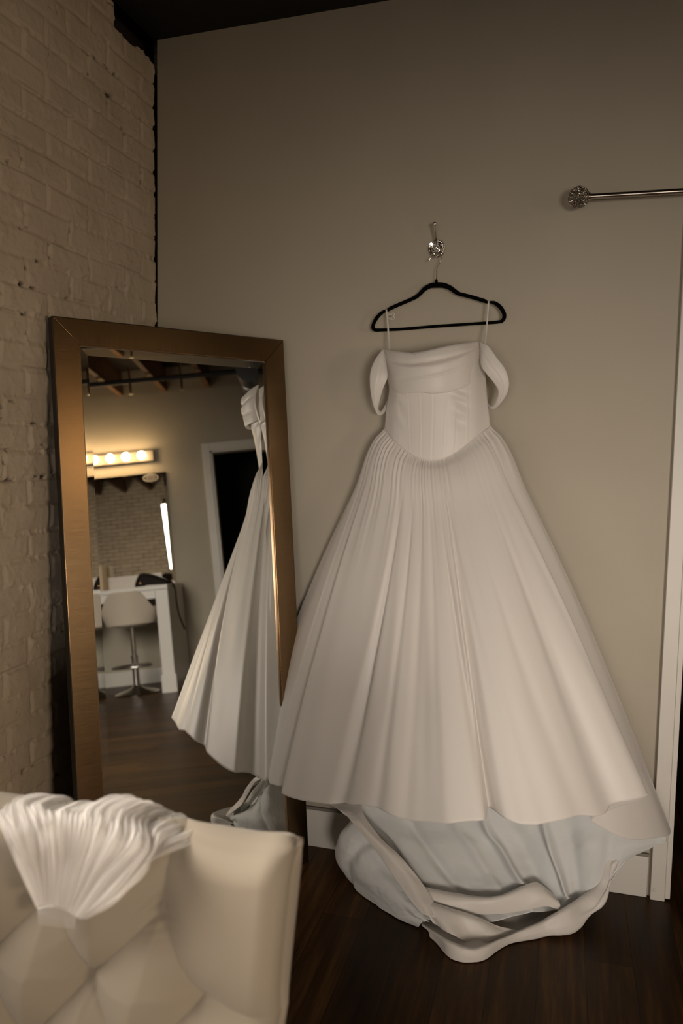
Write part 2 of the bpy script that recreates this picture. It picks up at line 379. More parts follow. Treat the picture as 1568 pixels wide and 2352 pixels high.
# broken-out pocket where the edge beam enters the brick
pk = sstep(0, 1, (Zg-2.672-.030*fbm(Yg*22, Zg*22, 3, 81))/.007)*sstep(0, 1, (Yg+.272+.022*fbm(Yg*25, Zg*25, 3, 82))/.007)
h = h*(1-pk)-.070*pk; pit_shade = np.maximum(pit_shade, pk)  # pocket also coloured near black, as if in deep shade
P = np.stack([h-.002, Yg, Zg], -1)
wl = struct(grid_mesh('wall_left', P, M_BRICK, attr={'pit_shade': np.maximum(pit_shade, gap)}))  # corner gap gets its shade as dark colour too
w = MB()
w.box((-.25, FY-.1, 0), (-.001, WY0, ZT)); w.box((-.25, WY1, 0), (-.085, .13, ZT)); w.box((-.25, WY1, 0), (-.001, -1.199, ZT))
w.box((-.25, WY0, 0), (-.001, WY1, WZ0)); w.box((-.25, WY0, WZ1), (-.001, WY1, ZT))
w.box((-.25, .116, 0), (.10, .20, ZT+.3))  # hidden block added behind the corner slit to keep outside light out
w.build('brick_far', M_BRICK2, wl, smooth=False)
f = MB()
for q in ((WY0, WZ0, WY1, WZ0+.06), (WY0, WZ1-.06, WY1, WZ1), (WY0, WZ0, WY0+.06, WZ1), (WY1-.06, WZ0, WY1, WZ1), (WY0, 1.4, WY1, 1.44)):
    f.box((-.16, q[0], q[1]), (-.08, q[2], q[3]))
o = struct(f.build('window_1', M_TRIM, smooth=False))
MB().box((-.13, WY0, WZ0), (-.12, WY1, WZ1)).build('pane', M_PANE, o, smooth=False)
MB().box((-.16, WY0-.04, WZ0-.03), (.03, WY1+.04, WZ0)).build('window_sill', M_TRIM, o, smooth=False, bevel=.004)

# ceiling: dark deck on joists that rise gently towards the right wall
ce = MB(); sl = .0425
def zj(x): return 2.75+sl*x
ce.add([(-.2, FY-.1, zj(0)+.26), (RX+.1, FY-.1, zj(RX)+.26), (RX+.1, .1, zj(RX)+.26), (-.2, .1, zj(0)+.26),
        (-.2, FY-.1, zj(0)+.32), (RX+.1, FY-.1, zj(RX)+.32), (RX+.1, .1, zj(RX)+.32), (-.2, .1, zj(0)+.32)],
       [(0, 1, 2, 3), (7, 6, 5, 4), (0, 4, 5, 1), (1, 5, 6, 2), (2, 6, 7, 3), (3, 7, 4, 0)])
ceil = struct(ce.build('ceiling', M_DECK, smooth=False))
def sloped(y0, y1, zb, zt, name, m):
    b = MB(); b.add([(-.01, y0, zj(0)+zb), (RX+.05, y0, zj(RX)+zb), (RX+.05, y1, zj(RX)+zb), (-.01, y1, zj(0)+zb),
                     (-.01, y0, zj(0)+zt), (RX+.05, y0, zj(RX)+zt), (RX+.05, y1, zj(RX)+zt), (-.01, y1, zj(0)+zt)],
                    [(0, 3, 2, 1), (4, 5, 6, 7), (0, 1, 5, 4), (1, 2, 6, 5), (2, 3, 7, 6), (3, 0, 4, 7)])
    return b.build(name, m, ceil, smooth=False)
for k in range(13):
    yc = -.86-.46*k
    if yc < FY+.1: break
    sloped(yc-.024, yc+.024, 0, .27, 'ceiling_joist', M_JOIST)
sloped(-.27, .0, 0, .27, 'edge_beam', M_BEAM)

# skirting boards and door casings
def board(name, a_, b_, m=M_TRIM, bev=.003):
    return MB().box(a_, b_).build(name, m, smooth=True, bevel=bev)
bb_ = MB().box((0.0, -.016, .0), (1.694, -.0005, .131)); o = struct(bb_.build('baseboard_back', M_TRIM, bevel=.003))
MB().box((0, -.011, .131), (1.697, -.0005, .139)).build('caulk_line', mat('dusty_caulk', (.22, .20, .17), .9), o, bevel=.002)
b = MB(); b.box((DX1+.1, -.016, 0), (RX, -.0005, .135)); struct(b.build('baseboard_back_far', M_TRIM, bevel=.003))
b = MB(); b.box((RX-.016, FY, 0), (RX-.0005, -1.02, .145)); struct(b.build('baseboard_right', M_TRIM, bevel=.003))
# casing of the doorway in the back wall
b = MB(); b.box((1.703, -.024, .0), (1.7455, 0, DZ+.055)); b.box((DX1+.004, -.024, 0), (DX1+.05, 0, DZ+.055)); b.box((1.7455, -.0235, DZ+.008), (DX1+.004, 0, DZ+.055))
tr = struct(b.build('trim_1', M_TRIM, bevel=.002))
b = MB(); b.box((1.7465, -.016, .006), (1.762, .10, DZ)); b.box((DX1-.01, -.016, .006), (DX1+.003, .1, DZ)); b.box((1.7465, -.016, DZ-.006), (DX1, .1, DZ+.007)); b.build('door_jamb', M_TRIM, tr, bevel=.002)
sc = at(1502.5, 2045, -.025); 
b = MB(); b.lathe([(0, .0012), (.0022, .0012), (.0034, .0003), (.0045, .0014), (.0058, .0)], sc, 20, axis=(0, -1, 0)); b.build('screw_cap', M_TRIM, tr)
# casing of the doorway in the right wall
b = MB(); b.box((RX-.02, EY0-.085, 0), (RX, EY0, EZ+.085)); b.box((RX-.02, EY1, 0), (RX, EY1+.085, EZ+.085)); b.box((RX-.02, EY0, EZ), (RX, EY1, EZ+.085))
tr = struct(b.build('trim_2', M_TRIM, bevel=.004))
b = MB(); b.box((RX, EY0-.001, 0), (RX+.15, EY0+.02, EZ)); b.box((RX, EY1-.02, 0), (RX+.15, EY1+.001, EZ)); b.box((RX, EY0, EZ-.02), (RX+.15, EY1, EZ+.001)); b.build('door_jamb', M_TRIM, tr, bevel=.002)

# ------------------------------------------------------------------ leaning floor mirror
th, ph, mpx, mpy, MW, MH, MF, ps = .9428, .0993, .6235, -.1265, .762, 1.7388, .0723, .0059
u = np.array([math.cos(th), math.sin(th), 0]); nh = np.array([math.sin(th), -math.cos(th), 0])
v = np.array([0, 0, 1.])*math.cos(ph)-nh*math.sin(ph); mn = np.cross(u, v)
mu = u*math.cos(ps)+v*math.sin(ps); mv = -u*math.sin(ps)+v*math.cos(ps)
BL = np.array([mpx, mpy, 0.003])-mu*MW
root = thing('floor_mirror', 'tall floor mirror in a wide brushed bronze frame leaning against the wall in the corner', 'mirror', tuple(BL+mu*MW/2))
MX = Matrix(((mu[0], mv[0], mn[0], BL[0]), (mu[1], mv[1], mn[1], BL[1]), (mu[2], mv[2], mn[2], BL[2]), (0, 0, 0, 1)))
def in_mirror(o):                    # parts are modelled in the mirror's own plane (x across, y up, z out)
    o.parent = root; o.matrix_parent_inverse = root.matrix_world.inverted(); o.matrix_world = MX; return o
T = .030
def frame_piece(a, b, c, d, m, nm):  # mitred flat moulding, a-b outer edge, d-c inner edge
    mb = MB(); 
    top = [(*p, 0) for p in (a, b, c, d)]; bot = [(*p, -T) for p in (a, b, c, d)]
    mb.add(top+bot, [(0, 1, 2, 3), (7, 6, 5, 4), (0, 4, 5, 1), (1, 5, 6, 2), (2, 6, 7, 3), (3, 7, 4, 0)])
    return in_mirror(mb.build(nm, m, smooth=True, bevel=.0012))
e = .0003
frame_piece((0, 0), (0, MH), (MF, MH-MF), (MF, MF), M_BRONZE_V, 'frame_stile')
frame_piece((MW, 0), (MW, MH), (MW-MF, MH-MF), (MW-MF, MF), M_BRONZE_V, 'frame_stile')
frame_piece((e, MH), (MW-e, MH), (MW-MF-e, MH-MF), (MF+e, MH-MF), M_BRONZE_H, 'frame_rail')
frame_piece((e, 0), (MW-e, 0), (MW-MF-e, MF), (MF+e, MF), M_BRONZE_H, 'frame_rail')
b = MB().box((.004, .004, -T-.006), (MW-.004, MH-.004, -.0135)); in_mirror(b.build('backing_board', M_FSIDE, smooth=False))
# outer black edge strips of the frame
b = MB(); b.box((-.0015, 0, -T), (0, MH, -.001)); b.box((MW, 0, -T), (MW+.0015, MH, -.001)); b.box((0, MH, -T), (MW, MH+.0015, -.001)); in_mirror(b.build('frame_edge', M_FSIDE, smooth=False))
a0, a1, b0, b1 = MF-.004, MW-MF+.004, MF-.004, MH-MF+.004; bw = .030; al = .034; zf = -.0105
V = [(a0, b0, zf+bw*al), (a1, b0, zf+bw*al), (a1, b1, zf+bw*al), (a0, b1, zf+bw*al),
     (a0+bw, b0+bw, zf), (a1-bw, b0+bw, zf), (a1-bw, b1-bw, zf), (a0+bw, b1-bw, zf)]
mb = MB(); mb.add(V, [(4, 5, 6, 7), (0, 1, 5, 4), (1, 2, 6, 5), (2, 3, 7, 6), (3, 0, 4, 7)])
in_mirror(mb.build('mirror_glass', M_MIRROR, smooth=False))
b = MB(); g_ = .0025
for q in ((MF, MF, MF+g_, MH-MF), (MW-MF-g_, MF, MW-MF, MH-MF), (MF, MH-MF-g_, MW-MF, MH-MF), (MF, MF, MW-MF, MF+g_)): b.box((q[0], q[1], -.0095), (q[2], q[3], -.003))
in_mirror(b.build('inner_lip', mat('dark_gold_lip', (.20, .13, .07), .3, 1), smooth=False))

# ------------------------------------------------------------------ wall hook, hanger
HK = at(1003, 571.5, 0)
root = thing('wall_hook', 'ornate polished metal wall hook with round rosette plate above the gown', 'hook', (HK[0], 0, HK[2]))
def par(o, r=None): r = r or root; o.parent = r; o.matrix_parent_inverse = r.matrix_world.inverted(); return o
b = MB(); c0 = (HK[0], 0, HK[2])
b.lathe([(0, .0), (.0275, .0), (.0285, .003), (.0265, .0055), (.0245, .0048), (.0215, .0075), (.0185, .0065), (.0150, .0100), (.0125, .0090), (.0105, .014), (.006, .017), (0, .0175)], c0, 48, axis=(0, -1, 0))
par(b.build('rosette_plate', M_CHROME))
b = MB()
for k in range(22):
    a_ = 2*PI*k/22; b.ball((HK[0]+.0228*math.cos(a_), -.0062, HK[2]+.0228*math.sin(a_)), .0022, 8, 6)
for k in range(8):
    a_ = 2*PI*k/8; b.ball((HK[0]+.0085*math.cos(a_), -.0165, HK[2]+.0085*math.sin(a_)), .0030, 10, 6)
b.ball((HK[0], -.019, HK[2]), .0045, 12, 8)
par(b.build('beading', M_CHROME))
tip = at(998, 514.5, -.052)
b = MB(); pts = cr(np.array([at(1003, 566, -.012), at(1001.5, 553, -.030), at(1000, 540, -.040), at(998.5, 527, -.046), at(998, 517, -.050)]), np.linspace(0, 1, 24))
b.tube(pts, list(np.linspace(.0050, .0034, 12))+list(np.linspace(.0034, .0040, 12)), 12); b.ball(tip, .0068, 16, 10)
par(b.build('coat_arm', M_CHROME))
pr = at(996, 578, -.045)
b = MB(); pts = cr(np.array([at(1003, 574, -.014), at(1002, 586, -.028), at(1000, 590, -.040), at(996.5, 584, -.047), at(995.5, 578, -.048)]), np.linspace(0, 1, 20))
b.tube(pts, .0030, 12); b.ball(at(995.5, 577, -.048), .0048, 14, 9); par(b.build('lower_prong', M_CHROME))

HY = -.040
def hp(x, y, d=0.0): return at(820+x/3.7925, 480+y/3.7925, HY-d)
root = thing('clothes_hanger', 'black velvet notched clothes hanger with a thin chrome hook holding the gown', 'hanger', tuple(hp(690, 620)))
cen = [(700, 662), (640, 668), (590, 695), (550, 735), (515, 765), (460, 792), (370, 830), (290, 866), (262, 886), (238, 890), (205, 912), (170, 950), (143, 1000), (138, 1035), (160, 1054), (220, 1054), (400, 1046), (690, 1022), (1000, 1001), (1225, 985), (1268, 968), (1281, 935), (1272, 895), (1240, 850), (1195, 818), (1160, 812), (1130, 812), (1105, 800), (1040, 780), (960, 757), (885, 738), (845, 712), (800, 682), (750, 665)]
rad = [26, 24, 22, 20, 19, 18, 18, 18, 14, 15, 18, 18, 18, 18, 17, 15, 14, 14, 14, 15, 17, 19, 19, 19, 17, 12, 13, 18, 18, 18, 19, 21, 23, 25]
n0 = len(cen); dens = np.linspace(0, 1, 181)[:-1]
Q = cr(np.array([hp(*p) for p in cen]+[hp(*cen[0])]), dens); Rr = cr(np.array(rad+[rad[0]], float)[:, None], dens)[:, 0]/3.7925/810
b = MB(); b.tube(Q, list(Rr), 12, closed=True, flat=.48, ref=np.array([0, 1., 0])); par(b.build('hanger_body', M_BLACKV))
b = MB(); q = hp(690, 622); b.lathe([(.0045, -.006), (.0042, 0), (.0025, .004), (.0, .0045)], q, 16); par(b.build('neck_collar', M_BLACKV))
hk = [(1002, 643), (1002.3, 630), (1002.7, 619), (1006, 611), (1011, 602), (1013, 594), (1010.5, 587.5), (1005, 583), (999, 582), (994, 586), (989, 592), (985, 597.5), (982.5, 598)]
hy = [HY]*4+[HY-.002, HY-.003, HY-.003, HY-.003, HY-.003, HY-.002, HY, HY, HY]
b = MB(); b.tube(cr(np.array([at(p[0], p[1], y_) for p, y_ in zip(hk, hy)]), np.linspace(0, 1, 70))  , .0014, 8); b.ball(at(982, 598, HY), .0018, 8, 6)
par(b.build('hanger_hook', M_CHROME))

# ------------------------------------------------------------------ curtain rod
rodc = at(1370, 450.3, -.075)[2]
fc = at(1329, 453, -.075)
root = thing('curtain_rod', 'brushed nickel curtain rod with an openwork ball finial above the doorway', 'curtain rod', (fc[0], -.075, fc[2]))
xs0 = at(1354, 451, -.075)[0]
b = MB(); b.tube([(xs0, -.075, fc[2]), (2.95, -.075, fc[2])], .0082, 24); par(b.build('rod', M_NICKEL))
b = MB(); b.lathe([(.0085, 0), (.0135, .001), (.0138, .004), (.0100, .006), (.0098, .009), (.0125, .010), (.0125, .0135), (.0085, .015)], (xs0-.012, -.075, fc[2]), 28, axis=(1, 0, 0)); par(b.build('collar', M_NICKEL))
b = MB(); RB = .0305; pts_ = []
N_ = 92
for k in range(N_):
    zz = 1-2*(k+.5)/N_; r_ = math.sqrt(1-zz*zz); a_ = k*2.399963; pts_.append(np.array([r_*math.cos(a_), r_*math.sin(a_), zz]))
for p in pts_:
    ax = p; t1 = np.cross(ax, (0, 0, 1.) if abs(ax[2]) < .9 else (1., 0, 0)); t1 /= np.linalg.norm(t1); t2 = np.cross(ax, t1)
    c_ = np.array([fc[0], -.075, fc[2]])+ax*RB*.97; rr_ = .0043+.0010*rnd.random()
    b.tube([c_+rr_*(t1*math.cos(q)+t2*math.sin(q)) for q in np.linspace(0, 2*PI, 13)[:-1]], .0011, 6, closed=True)
par(b.build('ball_finial', M_NICKEL))
b = MB(); b.tube([(1.95, -.075, fc[2]-.004), (1.95, -.03, fc[2]-.008), (1.95, -.002, fc[2]-.008)], .004, 10); b.box((1.94, -.003, fc[2]-.04), (1.96, 0, fc[2]+.02)); par(b.build('bracket', M_NICKEL))

# ------------------------------------------------------------------ the gown
root = thing('wedding_dress', 'ivory satin off-shoulder ballgown with gathered skirt and train hanging from the black hanger', 'dress', (1.0, -.15, 1.4))
# bodice: closed tube, front half then back half
def oval_y(k, d, y0): return y0-d*np.abs(np.sin(PI*k))**.62
rows = [  # left px, right px, sag function of k giving py
    ([881, 905, 935, 970, 1010, 1045, 1075, 1102], [812, 822, 830, 830, 822, 812, 803, 795]),
    ([889, 908, 937, 972, 1012, 1048, 1082, 1112], [857, 862, 866, 867, 865, 862, 858, 855]),
    ([894, 911, 939, 974, 1012, 1050, 1085, 1116], [896, 900, 904, 905, 904, 902, 898, 893]),
    ([888, 908, 938, 975, 1012, 1050, 1088, 1120], [938, 946, 955, 960, 960, 952, 942, 932]),
    ([884, 906, 938, 972, 1010, 1049, 1089, 1125], [984, 1013, 1040, 1056, 1056, 1038, 1006, 979])]
G = []
for i, (xs, ys_) in enumerate(rows):
    d = [.098, .100, .094, .085, .078][i]; G.append([at(x, y, oval_y(k/7, d, -.085)) for k, (x, y) in enumerate(zip(xs, ys_))])
Pf = cr2(np.array(G), 90, 120)
k = np.linspace(0, 1, 120)[None, :]; s = np.linspace(0, 1, 90)[:, None]
N = normals(Pf); sgn = -1 if N[45, 60, 1] > 0 else 1; N = N*sgn
dsp = 0
for c0_, c1_ in ((.12, .20), (.235, .30), (.37, .40), (.50, .49), (.64, .60), (.74, .68), (.80, .80)):
    kc = c0_+(c1_-c0_)*s; dsp = dsp+.0012*np.exp(-((k-kc)/.004)**2)-.0006*np.exp(-((k-kc-.012)/.005)**2)
wr = (np.exp(-((k-.74)/.07)**2)*.0035+np.exp(-((k-.20)/.05)**2)*.0022)*sstep(.25, .45, s)*sstep(1, .75, s)
dsp = dsp+wr*np.sin((s*17-(k-.5)*9)*2+3*fbm(k*6, s*6, 2, 3))+.0030*fbm(k*5, s*4, 3, 6)
Pf = Pf+N*dsp[..., None]
kb = np.linspace(1, 0, 90)[None, :, None]; L_, R_ = Pf[:, :1], Pf[:, -1:]
Pb = L_+(R_-L_)*kb; Pb[..., 1] += .045*np.sin(PI*kb[..., 0])
Pb[..., 2] += (L_[..., 2]-Pf[..., 60:61, 2])*0
P = np.concatenate([Pf, Pb[:, 1:-1]], 1)
P[..., 1] = np.minimum(P[..., 1], -.012)
par(grid_mesh('bodice', P, M_SATIN, solid=.003, closed_u=True))
WAIST = np.array(G[4])
# draped cowl neckline over the bust
top = ([878, 905, 935, 962, 992, 1026, 1062, 1103], [802, 806.5, 810, 809, 803, 795, 789, 785.5])
cre = ([880, 903, 935, 968, 1000, 1036, 1072, 1105], [823, 831, 837, 835, 830, 821, 808, 795])
bot = ([893, 912, 935, 965, 998, 1036, 1076, 1107], [884, 901, 902, 900.5, 903, 898, 882, 850])
def row(px, d, y0=-.088): return [at(x, y, oval_y(i/7, d, y0)) for i, (x, y) in enumerate(zip(*px))]
def mixr(a, b, t): return ([p+(q-p)*t for p, q in zip(a[0], b[0])], [p+(q-p)*t for p, q in zip(a[1], b[1])])
G = [row(mixr(top, cre, .55), .088, -.082), row(mixr(top, cre, .1), .098), row(top, .106), row(mixr(top, cre, .12), .116), row(mixr(top, cre, .55), .122), row(mixr(top, cre, .9), .120), row(cre, .112), row(mixr(cre, bot, .05), .120),
     row(mixr(cre, bot, .15), .126), row(mixr(cre, bot, .40), .124), row(mixr(cre, bot, .60), .120), row(mixr(cre, bot, .85), .117), row(bot, .113), row(mixr(cre, bot, .97), .104), row(mixr(cre, bot, .80), .100)]
P = cr2(np.array(G), 140, 120); N = normals(P); N *= (-1 if N[70, 60, 1] > 0 else 1)
k = np.linspace(0, 1, 120)[None, :]; s = np.linspace(0, 1, 140)[:, None]
D = .0026*np.exp(-((s-.66-.10*(.55-k))/.016)**2)*sstep(.10, .3, k)*sstep(.95, .7, k)*-1+.0032*fbm(k*3.5, s*7, 3, 13)
D = D-.002*np.exp(-((k-.37-(s-.2)*.5)/.02)**2)*sstep(.05, .15, s)*sstep(.36, .2, s)
P = P+N*D[..., None]; par(grid_mesh('cowl_neckline', P, M_SATIN, solid=.0015))
# off-shoulder sleeves: ribbons looping from front to back
def ribbon(name, outer, inner, ydep, nr=90, nc=18, puff=.006):
    A = np.array([at(*p, y) for p, y in zip(outer, ydep)]); B = np.array([at(*p, y) for p, y in zip(inner, [q+.004 for q in ydep])])
    a = cr(A, np.linspace(0, 1, nr)); b = cr(B, np.linspace(0, 1, nr)); t = np.linspace(0, 1, nc)[None, :, None]
    P = a[:, None]+(b-a)[:, None]*t; P = P+np.array([0, -1, 0])*puff*np.sin(PI*t)
    kk = t[..., 0]; P[..., 1] += -.0012*np.exp(-((kk-.42)/.05)**2)+.0012*np.exp(-((kk-.52)/.05)**2)+.0035*fbm(np.linspace(0, 4, nr)[:, None]+0*kk, kk*2.5, 3, 5)
    return par(grid_mesh(name, P, M_SATIN, solid=.003))
ribbon('sleeve', [(880, 802), (862, 825), (850.5, 855), (850, 890), (856, 925), (865, 948), (873, 953.5), (881, 949), (888, 938), (893, 925)],
       [(883, 812), (888, 843), (889, 868), (879, 893), (871, 920), (868, 938), (873, 945), (879, 940), (886, 928), (893, 914)],
       [-.120, -.135, -.145, -.142, -.130, -.115, -.100, -.085, -.070, -.055])
ribbon('sleeve', [(1102, 786), (1120, 794), (1141, 822), (1160, 848), (1168.5, 878), (1164, 903), (1150, 925), (1136, 938), (1126, 938), (1119, 930)],
       [(1105, 798), (1105, 838), (1115, 856), (1130, 874), (1143, 893), (1144, 908), (1138, 926), (1131, 933), (1124, 933), (1118, 922)],
       [-.120, -.140, -.148, -.145, -.138, -.128, -.112, -.095, -.08, -.06])
# hanging loops from the side seams over the hanger notches
def strap(name, pts, ydep, w_):
    A = np.array([at(*p, y) for p, y in zip(pts, ydep)]); a = cr(A, np.linspace(0, 1, 50)); P = np.stack([a+np.array([-w_/2, 0, 0]), a, a+np.array([w_/2, 0, 0])], 1)
    P[:, 1, 1] -= .0006; return par(grid_mesh(name, P, M_SATIN, solid=.0008))
strap('hanger_loop', [(896, 812), (894, 800), (892, 770), (889.5, 735), (887.5, 716), (887, 711.5), (887.2, 711)], [-.10, -.085, -.06, -.052, -.050, -.044, -.032], .0052)
strap('hanger_loop', [(1113, 800), (1114, 787), (1117, 755), (1119.5, 720), (1121.5, 697), (1121.8, 691.5), (1121.8, 691)], [-.10, -.085, -.06, -.052, -.050, -.044, -.032], .0046)
b = MB(); 
for (pts, w_) in (([(888, 727), (893, 731), (900, 730), (905, 724), (903, 719), (897, 721), (891, 724)], .0012), ([(889, 722), (896, 722), (903, 725), (906, 731), (899, 734), (892, 731)], .0011)):
    b.tube(cr(np.array([at(*p, -.056-.001*i) for i, p in enumerate(pts)]), np.linspace(0, 1, 30)), w_, 8)
par(b.build('loop_knot', M_SATIN))

# skirt: gathered at the waist seam, falling in folds to the hem
HEM = [  # px, py, depth y, waist parameter
    (560, 1752, -.025, -.06), (575, 1764, -.07, -.04), (590, 1774, -.13, -.02), (606, 1781, -.18, 0.0), (617, 1789, -.215, .010), (622, 1799, -.225, .018), (634, 1803, -.245, .026), (650, 1807, -.27, .034),
    (656, 1815, -.30, .040), (650, 1821, -.325, .048), (672, 1832, -.355, .075), (706, 1841, -.40, .12), (763, 1849, -.455, .19), (800, 1848.5, -.49, .23), (832, 1848, -.515, .27), (876, 1860, -.545, .32), (933, 1882, -.575, .385),
    (990, 1890, -.605, .45), (1055, 1889, -.618, .52), (1100, 1889, -.620, .56), (1117, 1886, -.612, .575), (1121, 1864, -.565, .582), (1135, 1866, -.565, .592), (1160, 1879, -.59, .61), (1205, 1895, -.60, .65), (1248, 1895, -.598, .69), (1290, 1886, -.58, .73),
    (1330, 1877, -.555, .765), (1370, 1877, -.525, .80), (1396, 1871, -.50, .825), (1412, 1852, -.475, .84), (1450, 1838, -.445, .87), (1486, 1826, -.405, .90), (1470, 1836, -.375, .905), (1410, 1856, -.35, .91), (1358, 1880, -.335, .915),
    (1372, 1896, -.325, .92), (1418, 1920, -.305, .935), (1462, 1928, -.275, .955), (1505, 1926, -.23, .975), (1533, 1921, -.18, .99), (1541, 1913, -.13, 1.0), (1535, 1895, -.075, 1.02), (1525, 1880, -.03, 1.04)]
Hc = np.array([at(*h[:3]) for h in HEM]); tc_ = np.array([h[3] for h in HEM])
NU, NV = 1400, 190
seg = np.concatenate([[0], np.cumsum(np.linalg.norm(np.diff(Hc, axis=0), axis=1))]); seg /= seg[-1]
uu = np.linspace(0, 1, NU); par_u = np.interp(uu, seg, np.linspace(0, 1, len(Hc)))
H = cr(Hc, par_u); tt = cr(tc_[:, None], par_u)[:, 0]
Wc = np.concatenate([[WAIST[0]+np.array([.03, .04, .002]), WAIST[0]+np.array([.012, .022, .002])], WAIST, [WAIST[-1]+np.array([-.012, .022, .002]), WAIST[-1]+np.array([-.03, .04, .002])]])
Wt = np.array([-.14, -.07]+list(np.arange(8)/7)+[1.07, 1.14])
Wd = np.stack([np.interp(np.clip(tt, -.14, 1.14), Wt, Wc[:, i]) for i in range(3)], -1)
# smooth waist curve through the seam
Wx = cr(Wc, np.interp(tt, Wt, np.linspace(0, 1, len(Wt))))
s = (np.linspace(0, 1, NV)**1.25)[:, None, None]
P = Wx[None]+(H-Wx)[None]*s
out = np.stack([np.clip((tt-.5)*2, -1.1, 1.1), -np.sqrt(np.clip(1.25-np.clip((tt-.5)*2, -1.1, 1.1)**2, .02, 1)), 0*tt], -1)
out /= np.linalg.norm(out, axis=-1, keepdims=True)
ss = s[..., 0]; bul = .030*np.sin(PI*np.clip(ss, 0, 1)**.8)*np.abs((tt-.5)*2)[None]**1.2+.016*np.exp(-((ss-.06)/.07)**2)*sstep(0, .03, ss)
P = P+out[None]*bul[..., None]
U = np.broadcast_to(tt[None], ss.shape[:1]+tt.shape); S = np.broadcast_to(ss, U.shape)
w1 = U+.020*fbm(U*5+S*.8, S*1.6, 2, 4)
gath = np.sin(2*PI*(w1*34+3.4*vnoise(U*9, S*.6, 2)))*np.clip(1.9*vnoise(U*29, S*2, 8)-.25, 0, 1.4)
mid = np.sin(2*PI*(w1*15+1.5*vnoise(U*6, S*.5, 5)))*np.clip(vnoise(U*11, S*1.1, 9)*1.6-.35, 0, 1)
big = np.sin(2*PI*(w1*5.5+.9*vnoise(U*4, S*.4, 15))+.8)
fine = vnoise(U*90, S*3.5, 16)-.5
inner = sstep(-.02, .03, U)*sstep(1.02, .97, U)*(1-.45*sstep(.30, .10, U)*sstep(.2, .5, S))
D = .0017*gath*sstep(0, .02, S)*np.exp(-S/.15)+.0024*gath*sstep(0, .008, S)*np.exp(-S/.03)+.0020*(vnoise(U*120, S*20, 77)-.5)*np.exp(-S/.02)+.0017*mid*sstep(.03, .2, S)*(1-.8*S)+.0060*big*sstep(.2, .9, S)+.0012*fine*np.exp(-S/.09)
D = D+.0105*fbm(U*8, S*2.6, 3, 23)*sstep(.35, .75, S)
for uc, us, wd, am, s0, s1 in ((.584, .530, .013, -.020, .25, .8), (.205, .30, .017, -.022, .3, .62), (.84, .80, .013, -.016, .35, .7), (.70, .62, .013, -.007, .2, .6), (.385, .43, .012, -.008, .2, .6), (.31, .37, .010, -.009, .1, .4), (.91, .87, .010, -.010, .3, .8), 
        (.655, .575, .010, -.007, .2, .5), (.77, .69, .012, -.008, .3, .7), (.47, .475, .012, -.006, .1, .4)):
    cen_ = us+(uc-us)*S; D = D+am*(.95 if am < -.019 else .55)*np.exp(-((U-cen_)/(wd*(1.15 if am < -.019 else 1.7)*(.35+.65*S)))**2)*sstep(s0*.3, s1, S)
D = D*inner
# stitched hem band
D = D-.0008*np.exp(-((S-.945)/.0022)**2)
P = P+out[None]*D[..., None]; P[..., 1] = np.minimum(P[..., 1], -.014)
par(grid_mesh('skirt', P, M_SATIN, solid=.0016))
SKH = P

# back of the skirt and train: lining side of the cloth falling to the floor and pooling
def sheet(name, rows, m, nr=90, nc=150, amp=.006, fr=(7, 5), seed=0, solid=.0022, fold=None):
    G = np.array([[at(x, y, d) for (x, y, d) in r] for r in rows]); P = cr2(G, nr, nc); N = normals(P)
    k = np.linspace(0, 1, nc)[None, :]; s = np.linspace(0, 1, nr)[:, None]
    D = amp*fbm(k*fr[0], s*fr[1], 4, seed)
    if fold is not None: D = D+fold(k, s)
    P = P+N*np.asarray(D)[..., None]; P[..., 1] = np.minimum(P[..., 1], -.016); P[..., 2] = np.maximum(P[..., 2], .0035)
    return par(grid_mesh(name, P, m, solid=solid))
# A: inner lining falling behind the front hem
def foldA(k, s):
    f = 0
    for c, w_, a_ in ((.10, .02, .014), (.27, .022, .016), (.40, .02, -.013), (.485, .012, -.030), (.56, .03, .014), (.655, .012, -.034), (.72, .03, .016), (.86, .03, .012)):
        f = f+a_*np.exp(-((k-c-(s-.5)*.10)/w_)**2)*sstep(0, .35, s)*sstep(1.1, .75, s)
    return f
sheet('train_lining', [
    [(770, 1770, -.14), (860, 1775, -.15), (950, 1780, -.16), (1050, 1790, -.16), (1150, 1790, -.16), (1250, 1790, -.16), (1350, 1790, -.15), (1420, 1790, -.13), (1465, 1800, -.10)],
    [(770, 1850, -.16), (860, 1865, -.17), (950, 1885, -.18), (1050, 1890, -.18), (1150, 1890, -.18), (1250, 1895, -.18), (1350, 1885, -.18), (1440, 1895, -.16), (1530, 1920, -.10)],
    [(860, 1920, -.20), (905, 1930, -.22), (970, 1940, -.22), (1070, 1945, -.21), (1165, 1945, -.19), (1255, 1950, -.19), (1340, 1950, -.21), (1420, 1950, -.19), (1500, 1945, -.13)],
    [(905, 1990, -.25), (945, 2000, -.27), (1010, 2010, -.27), (1100, 2015, -.25), (1185, 2010, -.23), (1265, 2010, -.21), (1335, 2020, -.21), (1395, 2010, -.20), (1440, 1975, -.17)],
    [(945, 2055, -.31), (985, 2060, -.32), (1045, 2065, -.31), (1120, 2065, -.29), (1200, 2055, -.26), (1270, 2055, -.22), (1325, 2060, -.20), (1375, 2055, -.20), (1405, 2020, -.20)],
    [(975, 2110, -.37), (1010, 2115, -.38), (1065, 2120, -.37), (1130, 2115, -.35), (1200, 2100, -.31), (1265, 2092, -.26), (1310, 2085, -.23), (1350, 2075, -.21), (1390, 2040, -.20)]],
    M_LINING, 120, 260, .016, (9, 5), 2, fold=foldA)
